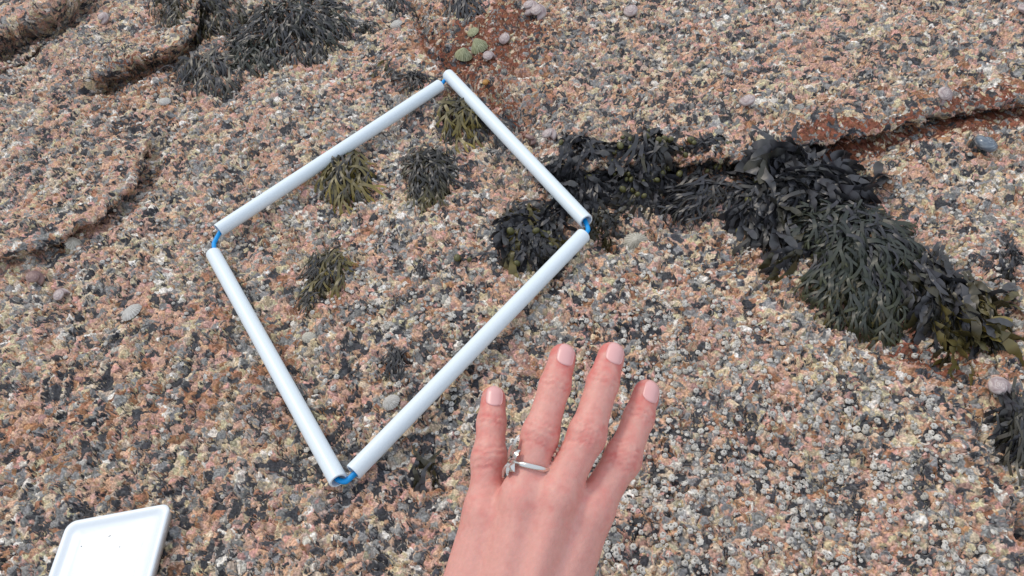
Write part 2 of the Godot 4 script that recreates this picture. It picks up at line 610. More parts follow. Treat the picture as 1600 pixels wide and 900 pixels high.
# ---------------------------------------------------------------- sampling frame and tray
func build_frame() -> void:
	var r := 0.0070
	var y := r + 0.0025
	var ends := [[Vector2(341, 360), Vector2(688, 133)], [Vector2(700, 117), Vector2(916, 346)], [Vector2(912, 367), Vector2(552, 738)], [Vector2(529, 751), Vector2(333, 396)]]
	var o := thing("sampling_frame", "square frame of four white plastic pipes strung on blue cord", "sampling frame", Transform3D(Basis.IDENTITY, ground(620, 430)))
	var at := o.position
	var white := mat(Color(0.875, 0.918, 0.945), 0.38)
	white.heightmap_enabled = true
	white.heightmap_texture = speckle(41, 0.03, 0.0, 1.0)
	white.heightmap_scale = 0.004
	white.uv1_triplanar = true
	white.uv1_scale = Vector3(40, 40, 40)
	var pts: Array[Vector3] = []
	for e in ends:
		var a := ground(e[0].x, e[0].y, y) - at
		var b := ground(e[1].x, e[1].y, y) - at
		var d := (b - a).normalized()
		var path := PackedVector3Array([a, a + d * 0.0006, a.lerp(b, .33), a.lerp(b, .66), b - d * 0.0006, b])
		part(o, "pipe", sweep(path, PackedFloat32Array([r - .0004, r, r, r, r, r - .0004]), 40, false, 0.80), white)
		pts.append(a); pts.append(b)
	# the cord runs round through all four pipes, sagging to the outside where it turns
	var mid := Vector3.ZERO
	for p in pts:
		mid += p / 8.0
	var path := PackedVector3Array()
	var low := Vector3(0, -0.0022, 0)
	var curve := Curve3D.new()
	for k in 4:
		var a := pts[k * 2]; var b := pts[k * 2 + 1]
		var nxt := pts[(k * 2 + 2) % 8]
		var d := (b - a).normalized()
		var out := ((b + nxt) * 0.5 - mid).normalized()
		curve.add_point(a + d * 0.03 + low + out * 0.0)
		curve.add_point(a.lerp(b, 0.5) + low)
		curve.add_point(b - d * 0.03 + low)
		curve.add_point(b - d * 0.004 + low + out * 0.0008)
		curve.add_point((b + nxt) * 0.5 + out * 0.0028 + low)
		var d2 := (pts[(k * 2 + 3) % 8] - nxt).normalized()
		curve.add_point(nxt + d2 * 0.004 + low + out * 0.0008)
	var cn := curve.point_count
	for k in cn:
		var p0 := curve.get_point_position((k + cn - 1) % cn)
		var p1 := curve.get_point_position(k)
		var p2 := curve.get_point_position((k + 1) % cn)
		var p3 := curve.get_point_position((k + 2) % cn)
		for q in 8:
			var t := q / 8.0
			path.append(p1.cubic_interpolate(p2, p1 - (p2 - p0).limit_length(0.01) , p2 + (p3 - p1).limit_length(0.01), t) if p1.distance_to(p2) < 0.02 else p1.lerp(p2, t))
	var rad := PackedFloat32Array()
	for k in path.size():
		rad.append(0.00215)
	var blue := mat(Color(0.0, 0.60, 0.90), 0.5)
	part(o, "cord", sweep(path, rad, 12, true), blue)

func build_tray() -> void:
	var a := ground(105, 815, 0.009)
	var b := ground(268, 785, 0.009)
	var x := (b - a).normalized()
	var up := Vector3(0.02, 1, 0.03).normalized()
	var z := x.cross(up).normalized()
	up = z.cross(x)
	z = (z + x * -0.13).normalized()
	var w := a.distance_to(b)
	var l := 0.115
	var o := thing("plastic_tray", "small white plastic tray with a rounded rim lying on the rock", "tray", Transform3D(Basis(x, up, z), a + x * w * 0.5 + z * l * 0.5))
	# rounded rectangles stepped inwards: [inset, height]
	var prof := [[0.0015, -0.0085], [0.0004, -0.002], [0.0, -0.0006], [0.0005, 0.0002], [0.0016, 0.0006], [0.0035, 0.0005], [0.0048, 0.0], [0.0062, -0.0009], [0.0078, -0.0015], [0.0125, -0.0017], [0.0145, -0.0016], [0.016, -0.0013], [0.03, -0.0012]]
	var v := PackedVector3Array()
	var idx := PackedInt32Array()
	var per := 8
	var ring := per * 4
	for q in prof:
		var hx: float = w * 0.5 - q[0]
		var hz: float = l * 0.5 - q[0]
		var cr := maxf(0.0075 - q[0] * 0.5, 0.002)
		for k in 4:
			var sx := 1.0 if k == 0 or k == 3 else -1.0
			var sz := 1.0 if k < 2 else -1.0
			for j in per:
				var t := (k + float(j) / (per - 1)) * PI / 2
				v.append(Vector3(sx * (hx - cr) + cos(t) * cr, q[1], sz * (hz - cr) + sin(t) * cr))
	for r in prof.size() - 1:
		for k in ring:
			var p := r * ring + k
			var n := r * ring + (k + 1) % ring
			idx.append_array([p, p + ring, n, n, p + ring, n + ring])
	var m := v.size()
	v.append(Vector3(0, -0.0011, 0))
	for k in ring:
		idx.append_array([m, (prof.size() - 1) * ring + (k + 1) % ring, (prof.size() - 1) * ring + k])
	v.append(Vector3(0, -0.0085, 0))
	for k in ring:
		idx.append_array([m + 1, k, (k + 1) % ring])
	var ma := mat(Color(0.885, 0.912, 0.935), 0.36)
	ma.heightmap_enabled = true
	ma.heightmap_texture = speckle(43, 0.012, 0.0, 1.0)
	ma.heightmap_scale = 0.02
	ma.uv1_triplanar = true
	ma.uv1_scale = Vector3(12, 12, 12)
	part(o, "tray_body", mesh_of(v, idx), ma)
	var sp := SphereMesh.new()
	sp.radius = 0.00035; sp.height = 0.0004; sp.radial_segments = 8; sp.rings = 4
	var grit := mat(Color(.25, .22, .2), 0.9)
	for q in [Vector3(-.022, -.0011, -.036), Vector3(-.003, -.0011, -.040), Vector3(-.0022, -.0011, -.0402), Vector3(.008, -.0011, -.030)]:
		part(o, "grit_speck", sp, grit, Transform3D(Basis.IDENTITY, q))

# ---------------------------------------------------------------- shells
func shell_mesh(seed_: int, dark: bool) -> ArrayMesh:
	# a low spiral shell, radius 1: whorls swept along a shrinking spiral
	var rng := RandomNumberGenerator.new()
	rng.seed = seed_
	var v := PackedVector3Array()
	var c := PackedColorArray()
	var idx := PackedInt32Array()
	var steps := 96
	var sides := 18
	var turns := 3.3
	for k in steps + 1:
		var t := float(k) / steps
		var a := t * turns * TAU
		var g := exp(-(1.0 - t) * turns * 0.62)
		var cr := 0.50 * g
		var tr := 0.50 * g
		var ctr := Vector3(cos(a) * cr, 0.96 - 0.60 * g - 0.25 * smoothstep(0.88, 1.0, t), sin(a) * cr)
		var out := Vector3(cos(a), 0, sin(a))
		for j in sides:
			var b := TAU * j / sides
			var rr := tr * (1.0 - 0.25 * smoothstep(0.93, 1.0, t))
			v.append(ctr + out * cos(b) * rr + Vector3.UP * sin(b) * rr * 0.92)
			var band := 0.5 + 0.5 * sin(b * 4.0 + sin(a * 4.0) * 1.1 + rng.randf_range(-.7, .7))
			if dark:
				c.append(Color(.10, .13, .17).lerp(Color(.42, .47, .50), band * rng.randf()))
			else:
				c.append(Color(.24, .16, .17).lerp(Color(.68, .61, .58), clampf(0.05 + band * 0.6 + (1.0 - g) * 0.35, 0, 1)))
	for k in steps:
		for j in sides:
			var a := k * sides + j
			var b := k * sides + (j + 1) % sides
			idx.append_array([a, a + sides, b, b, a + sides, b + sides])
	for e in 2:
		var m := v.size()
		var o := 0 if e == 0 else steps * sides
		var s := Vector3.ZERO
		for j in sides:
			s += v[o + j] / sides
		v.append(s)
		c.append(Color(.10, .08, .07))
		for j in sides:
			if e == 0:
				idx.append_array([m, o + j, o + (j + 1) % sides])
			else:
				idx.append_array([m, o + (j + 1) % sides, o + j])
	return mesh_of(v, idx, c)

func limpet_mesh(seed_: int, ca: Color, cb: Color, tall: float) -> ArrayMesh:
	var rng := RandomNumberGenerator.new()
	rng.seed = seed_
	var v := PackedVector3Array()
	var c := PackedColorArray()
	var idx := PackedInt32Array()
	var n := 44
	var rings := 9
	var apex := Vector3(rng.randf_range(-.15, .15), tall, rng.randf_range(-.2, .05))
	var rib: Array[float] = []
	for k in n:
		rib.append(rng.randf_range(.93, 1.0) + (0.07 if k % 2 == 0 else 0.0))
	for r in rings:
		var t := float(r) / (rings - 1)
		for k in n:
			var a := TAU * k / n
			var q := Vector3(cos(a), 0, sin(a) * 0.86) * lerpf(1.0, rib[k], t)
			var h := tall * (1.0 - pow(t, 1.35)) + (rib[k] - 0.98) * 0.45 * t * (1.0 if r < rings - 1 else 0.4)
			v.append(Vector3(apex.x * (1.0 - t), 0, apex.z * (1.0 - t)) + q * maxf(t, 0.02) + Vector3.UP * h - Vector3.UP * (0.12 if r == rings - 1 else 0.0))
			var s := clampf((0.75 if k % 2 == 0 else 0.22) + rng.randf_range(-.3, .3), 0, 1)
			c.append(ca.lerp(cb, s))
	for r in rings - 1:
		for k in n:
			var a := r * n + k
			var b := r * n + (k + 1) % n
			idx.append_array([a, b, a + n, b, b + n, a + n])
	return mesh_of(v, idx, c)

func build_shells() -> void:
	var m := mat(Color.WHITE, 0.5, true)
	var meshes := [shell_mesh(1, false), shell_mesh(2, false), shell_mesh(3, true)]
	# [x, y, width in pixels, label, tilt, mesh]
	var snails := [
		[829, 18, 27, "upper of two purple grey snails touching on reddish granite", 0.2, 0],
		[841, 24, 27, "lower of two purple grey snails touching on reddish granite", 0.3, 1],
		[988, 23, 25, "lone round purple grey snail near the top edge of the rock", 0.1, 0],
		[1170, 165, 28, "pale ringed snail above the long crack, left of its twin", 0.15, 1],
		[1468, 153, 29, "pale conical snail on the slab just above the orange crack", 0.4, 0],
		[1597, 22, 24, "purple grey snail cut by the right edge at top corner", 0.2, 1],
		[825, 223, 22, "small brownish snail half behind the white pipe", 0.3, 1],
		[860, 217, 25, "purple grey snail between white pipe and bladder weed", 0.25, 0],
		[793, 64, 22, "small pink white snail beside the green limpets", 0.3, 1],
		[764, 92, 20, "small whitish snail just below the green limpets", 0.2, 0],
		[165, 32, 20, "small violet snail in the shaded hollow by the ledge", 0.3, 1],
		[55, 440, 27, "dark purple snail below the shaded crack", 0.3, 0],
		[100, 465, 24, "pale grey snail beside a darker purple one below the crack", 0.2, 1],
		[1556, 610, 37, "largest pinkish banded snail above drooping weed at the right edge", 0.25, 0],
		[650, 708, 13, "tiny tan snail at the tip of a single dark frond", 0.2, 1],
		[760, 132, 12, "tiny yellow ochre snail beside the top of the pipe", 0.2, 1],
		[1532, 236, 40, "shiny blue black snail shell with a worn pearly patch", 0.5, 2],
	]
	var rng := RandomNumberGenerator.new()
	rng.seed = 9
	for s in snails:
		var p := on_rock(s[0], s[1])
		var r: float = s[2] * 0.5 * (p - cam_pos).dot(-cam_b) / FOCAL
		var up: Vector3 = (rock_normal(p.x, p.z) + Vector3(rng.randf_range(-1, 1), 0, rng.randf_range(0, 1.2)) * s[4]).normalized()
		var b := Basis(Quaternion(Vector3.UP, up)) * Basis(Vector3.UP, rng.randf() * TAU)
		var mm := m
		if s[5] == 2:
			mm = mat(Color.WHITE, 0.18, true)
		elif s[2] < 15:
			mm = mat(Color(1.0, 0.86, 0.62) if s[0] < 700 else Color(1.0, 0.80, 0.40), 0.45, true)
		elif s[0] == 55 or s[0] == 825:
			mm = mat(Color(0.80, 0.72, 0.70), 0.5, true)
		var o := part(self, numbered("sea_snail"), meshes[s[5]], mm, Transform3D(b.scaled_local(Vector3(r, r * 0.95, r) * 1.22), p + up * r * 0.1))
		tag(o, s[3], "snail", "snails on the granite")
	var grey := [Color(.24, .22, .17), Color(.66, .63, .55)]
	var green := [Color(.10, .11, .045), Color(.52, .53, .34)]
	var white := [Color(.30, .28, .25), Color(.66, .65, .62)]
	var limpets := [
		[724, 86, 30, "green ribbed limpet lowest of the gully trio", green, .95],
		[750, 73, 31, "green ribbed limpet tallest and middle of the gully trio", green, 1.0],
		[740, 48, 22, "dull brown green limpet highest in the reddish gully", green, .5],
		[620, 36, 22, "lumpy white limpet beside dark tufts near the top edge", white, .5],
		[994, 378, 43, "large pale ribbed limpet below the bladder weed", grey, .55],
		[612, 626, 30, "white encrusted limpet inside the frame near the lower pipe", white, .6],
		[208, 487, 35, "grey white limpet alone left of the frame", white, .5],
		[116, 379, 29, "flat tan limpet in the shaded crack", grey, .35],
		[483, 524, 24, "round grey green limpet inside the frame by the left pipe", grey, .5],
		[258, 156, 20, "pale worn limpet under the wet dark weed at upper left", white, .4],
	]
	for s in limpets:
		var p := on_rock(s[0], s[1] + 4)
		var r: float = s[2] * 0.5 * (p - cam_pos).dot(-cam_b) / FOCAL
		var up := rock_normal(p.x, p.z)
		var b := Basis(Quaternion(Vector3.UP, up)) * Basis(Vector3.UP, rng.randf() * TAU)
		var o := part(self, numbered("limpet"), limpet_mesh(int(s[0]), s[4][0], s[4][1], s[5]), mat(Color.WHITE, 0.7, true), Transform3D(b.scaled_local(Vector3(r, r, r)), p + up * r * 0.22))
		tag(o, s[3], "limpet", "limpets on the granite")

# ---------------------------------------------------------------- seaweed
class Strip:
	var v := PackedVector3Array()
	var c := PackedColorArray()
	var idx := PackedInt32Array()
	var rng := RandomNumberGenerator.new()
	var thick := 0.2
	var droop := 0.2
	var wave := 0.0
	var wander := 0.1
	var root: Color
	var tip: Color
	var total := 1.0
	var tipw := 0.35
	var channel := -0.3
	var ragged := 0.0
	var fan := 0.0
	var curl := 0.0
	var steps := 4

	func branch(p: Vector3, head: float, pitch: float, w: float, length: float, forks: int, done: float, roll: float) -> void:
		var start := v.size()
		var n := steps
		for k in n + 1:
			var t := float(k) / n
			var f := Vector3(sin(head) * cos(pitch), sin(pitch), cos(head) * cos(pitch))
			var side := Vector3(cos(head), 0, -sin(head)).rotated(f, roll)
			var up := f.cross(side)
			var ww := w * (1.0 + (0.18 * sin(t * PI)))
			if forks == 0:
				ww = w * (1.0 + 0.25 * sin(t * PI)) * (1.0 if t < 0.5 else lerpf(tipw * 0.4, 1.0, sqrt(maxf(0.0, 1.0 - pow((t - 0.5) / 0.5, 2.0)))))
			elif t > 0.6:
				ww *= 1.0 + (t - 0.6) * 0.9
			if fan > 0.0:
				ww *= lerpf(1.0, lerpf(0.32, 1.3, smoothstep(0.0, 0.65, (done + t * length) / total)), fan)
			var rip := wave * w * sin((done + t * length) * 19.0 + head * 5.0)
			var rip2 := wave * w * cos((done + t * length) * 23.0 + head * 3.0)
			var th := maxf(ww * thick, 0.00012)
			var l := p - side * ww * rng.randf_range(1.0 - ragged, 1.0 + ragged) + up * rip
			var r := p + side * ww * rng.randf_range(1.0 - ragged, 1.0 + ragged) + up * rip2
			v.append_array([l, p + up * th * channel, r, l - up * th * 0.3, p - up * th, r - up * th * 0.3])
			var s := clampf((done + t * length) / total, 0, 1)
			var col := root.lerp(tip, clampf(s * s * s + rng.randf_range(-.08, .08), 0, 1))
			var g := rng.randf_range(.8, 1.2)
			for q in 6:
				c.append(Color(col.r * g, col.g * g, col.b * g))
			if k < n:
				p += f * length / n
				pitch -= droop * rng.randf_range(.5, 1.5) / n + curl * rng.randf_range(-1, 1)
				head += wander * rng.randf_range(-1, 1)
				roll += wave * rng.randf_range(-.8, .8)
		for k in n:
			var a := start + k * 6
			for q in 2:
				idx.append_array([a + q, a + q + 6, a + q + 1, a + q + 1, a + q + 6, a + q + 7])
				idx.append_array([a + q + 3, a + q + 4, a + q + 9, a + q + 4, a + q + 10, a + q + 9])
			idx.append_array([a, a + 3, a + 6, a + 3, a + 9, a + 6, a + 2, a + 8, a + 5, a + 5, a + 8, a + 11])
		var e := start + n * 6
		idx.append_array([e, e + 3, e + 1, e + 1, e + 3, e + 4, e + 1, e + 4, e + 2, e + 2, e + 4, e + 5])
		if forks > 0:
			var sp := rng.randf_range(.22, .42)
			var side2 := Vector3(cos(head), 0, -sin(head))
			branch(p - side2 * w * .5, head - sp, pitch, w * rng.randf_range(.78, .92), length * rng.randf_range(.65, 1.0), forks - 1, done + length, roll)
			branch(p + side2 * w * .5, head + sp, pitch, w * rng.randf_range(.78, .92), length * rng.randf_range(.65, 1.0), forks - 1, done + length, roll)

func frond_mesh(seed_: int, kind: int, root: Color, tip: Color) -> ArrayMesh:
	# kind 0: thin channelled fronds, 1: broad wavy blades, 2: fine wet threads, 3: thick stubby fronds; length about 1
	var s := Strip.new()
	s.rng.seed = seed_
	s.root = root; s.tip = tip
	match kind:
		0:
			s.thick = 0.30; s.curl = 0.12; s.droop = 0.75; s.wander = 0.22; s.wave = 0.16; s.total = 1.0; s.ragged = 0.08
			s.branch(Vector3.ZERO, 0.0, s.rng.randf_range(.2, .6), 0.024, 0.30, 3, 0.0, s.rng.randf_range(-.5, .5))
		1:
			s.thick = 0.05; s.channel = 1.0; s.ragged = 0.05; s.droop = 0.9; s.wander = 0.15; s.wave = 0.40; s.fan = 1.0; s.curl = 0.22; s.tipw = 0.40; s.steps = 8; s.total = 1.1
			s.branch(Vector3.ZERO, 0.0, s.rng.randf_range(.1, .4), 0.052, 0.36, 2, 0.0, s.rng.randf_range(-.6, .6))
		2:
			s.thick = 0.45; s.droop = 0.8; s.wander = 0.18; s.total = 1.0
			s.branch(Vector3.ZERO, 0.0, 0.2, 0.018, 0.5, 1, 0.0, 0.0)
		_:
			s.thick = 0.35; s.ragged = 0.1; s.droop = 0.6; s.wander = 0.12; s.tipw = 0.5; s.wave = 0.12; s.total = 1.0
			s.branch(Vector3.ZERO, 0.0, s.rng.randf_range(.3, .8), 0.034, 0.38, 2, 0.0, s.rng.randf_range(-.5, .5))
	return mesh_of(s.v, s.idx, s.c)

var frond_sets := {}
var weed_mat: StandardMaterial3D
var pod_mesh: ArrayMesh
const TONES := {
	"black": [Color(.036, .036, .042), Color(.066, .062, .062)],
	"dark": [Color(.032, .031, .032), Color(.110, .096, .042)],
	"olive": [Color(.032, .028, .014), Color(.170, .140, .038)],
	"yellow": [Color(.100, .082, .028), Color(.360, .270, .050)],
	"green": [Color(.022, .027, .022), Color(.095, .100, .042)],
	"painted_sheen": [Color(.050, .050, .056), Color(.105, .104, .108)],  # grey sky reflection on wet blades, painted into the frond colour
	"wet": [Color(.050, .046, .034), Color(.085, .075, .040)],
}

func fronds(kind: int, tone: String) -> Array:
	var key := "%d%s" % [kind, tone]
	if not frond_sets.has(key):
		var a := []
		for k in 7:
			a.append(frond_mesh(100 * kind + k + 1, kind, TONES[tone][0], TONES[tone][1]))
		frond_sets[key] = a
	return frond_sets[key]

func clump(d: Dictionary, seed_: int) -> void:
	# d: at [x, y], wide and deep in pixels, turn in degrees, high in metres, flow in image degrees (0 right, 90 down), kinds [[kind, tone, share]], count, long in metres
	var rng := RandomNumberGenerator.new()
	rng.seed = seed_ * 13 + 3
	var at: Array = d.at
	var c := on_rock(at[0], at[1])
	var g0 := ground(at[0], at[1])
	var turn := deg_to_rad(d.get("turn", 0.0))
	var ax := ground(at[0] + cos(turn) * 10, at[1] + sin(turn) * 10) - g0
	var ay := ground(at[0] - sin(turn) * 10, at[1] + cos(turn) * 10) - g0
	ax *= d.wide / 20.0
	ay *= d.deep / 20.0
	var fa := deg_to_rad(d.get("flow", 90.0))
	var flow := (ground(at[0] + cos(fa) * 10, at[1] + sin(fa) * 10) - g0).normalized()
	var o := thing("seaweed_clump", d.label, "seaweed", Transform3D(Basis.IDENTITY, c), "seaweed clumps on the granite")
	var n: int = d.count
	var extra: Array = []
	var lean: float = d.get("lean", 0.6)
	for k in n:
		var r := sqrt(rng.randf()) * 0.92
		var a := rng.randf() * TAU
		var u := cos(a) * r
		var w := sin(a) * r
		var p := c + ax * u + ay * w
		var radial := (ax * u + ay * w)
		var lng: float = d.long * rng.randf_range(.65, 1.15)
		var dir := (flow * lean + radial.normalized() * (1.0 - lean) * r * 1.4 + Vector3(rng.randf_range(-1, 1), 0, rng.randf_range(-1, 1)) * 0.42).normalized()
		# set back so that the frond's middle, not its root, lies at p
		p -= dir * lng * 0.45
		var q := p - c
		var dome: float = d.high * maxf(0.0, 1.0 - r * r) * rng.randf_range(.5, 1.0)
		p.y = rock_height(p.x, p.z) + dome + 0.001
		var ahead := p + dir * lng * 0.8
		var y1 := maxf(rock_height(ahead.x, ahead.z) + dome * 0.45, p.y - lng * 0.5)
		var fwd := (Vector3(ahead.x, y1, ahead.z) - p).normalized()
		var side := Vector3.UP.cross(fwd).normalized()
		var up := fwd.cross(side)
		var b := Basis(side, up, fwd) * Basis(Vector3.BACK, rng.randf_range(-.5, .5))
		var x := rng.randf()
		var pick: Array = d.kinds[0]
		for kk in d.kinds:
			pick = kk
			x -= kk[2]
			if x <= 0:
				break
		var ms := fronds(pick[0], pick[1])
		var me: Mesh = ms[rng.randi() % ms.size()]
		var t := Transform3D(b.scaled_local(Vector3(lng * rng.randf_range(.85, 1.25), lng, lng)), p - c)
		if k < 300:
			part(o, "frond", me, weed_mat, t)
		else:
			extra.append([me, t])
	var by := {}
	for e in extra:
		if not by.has(e[0]):
			by[e[0]] = []
		by[e[0]].append(e[1])
	for me in by:
		var mm := MultiMesh.new()
		mm.transform_format = MultiMesh.TRANSFORM_3D
		mm.mesh = me
		mm.instance_count = by[me].size()
		for k in by[me].size():
			mm.set_instance_transform(k, by[me][k])
		var mi := MultiMeshInstance3D.new()
		mi.name = "frond_mass"
		mi.multimesh = mm
		mi.material_override = weed_mat
		mi.set_meta("kind", "stuff")
		o.add_child(mi, true)
	for k in d.get("pods", 0):
		var r := sqrt(rng.randf()) * 0.95
		var a := rng.randf() * TAU
		var p := c + ax * cos(a) * r + ay * sin(a) * r
		p.y = rock_height(p.x, p.z) + d.high * (1.0 - r * r) * 0.75 + 0.002
		var s := rng.randf_range(.0019, .0036)
		part(o, "bladder", pod_mesh, weed_mat, Transform3D(Basis.from_euler(Vector3(rng.randf() * 3, rng.randf() * 6, 0)).scaled_local(Vector3(s, s, s * 1.35)), p - c))

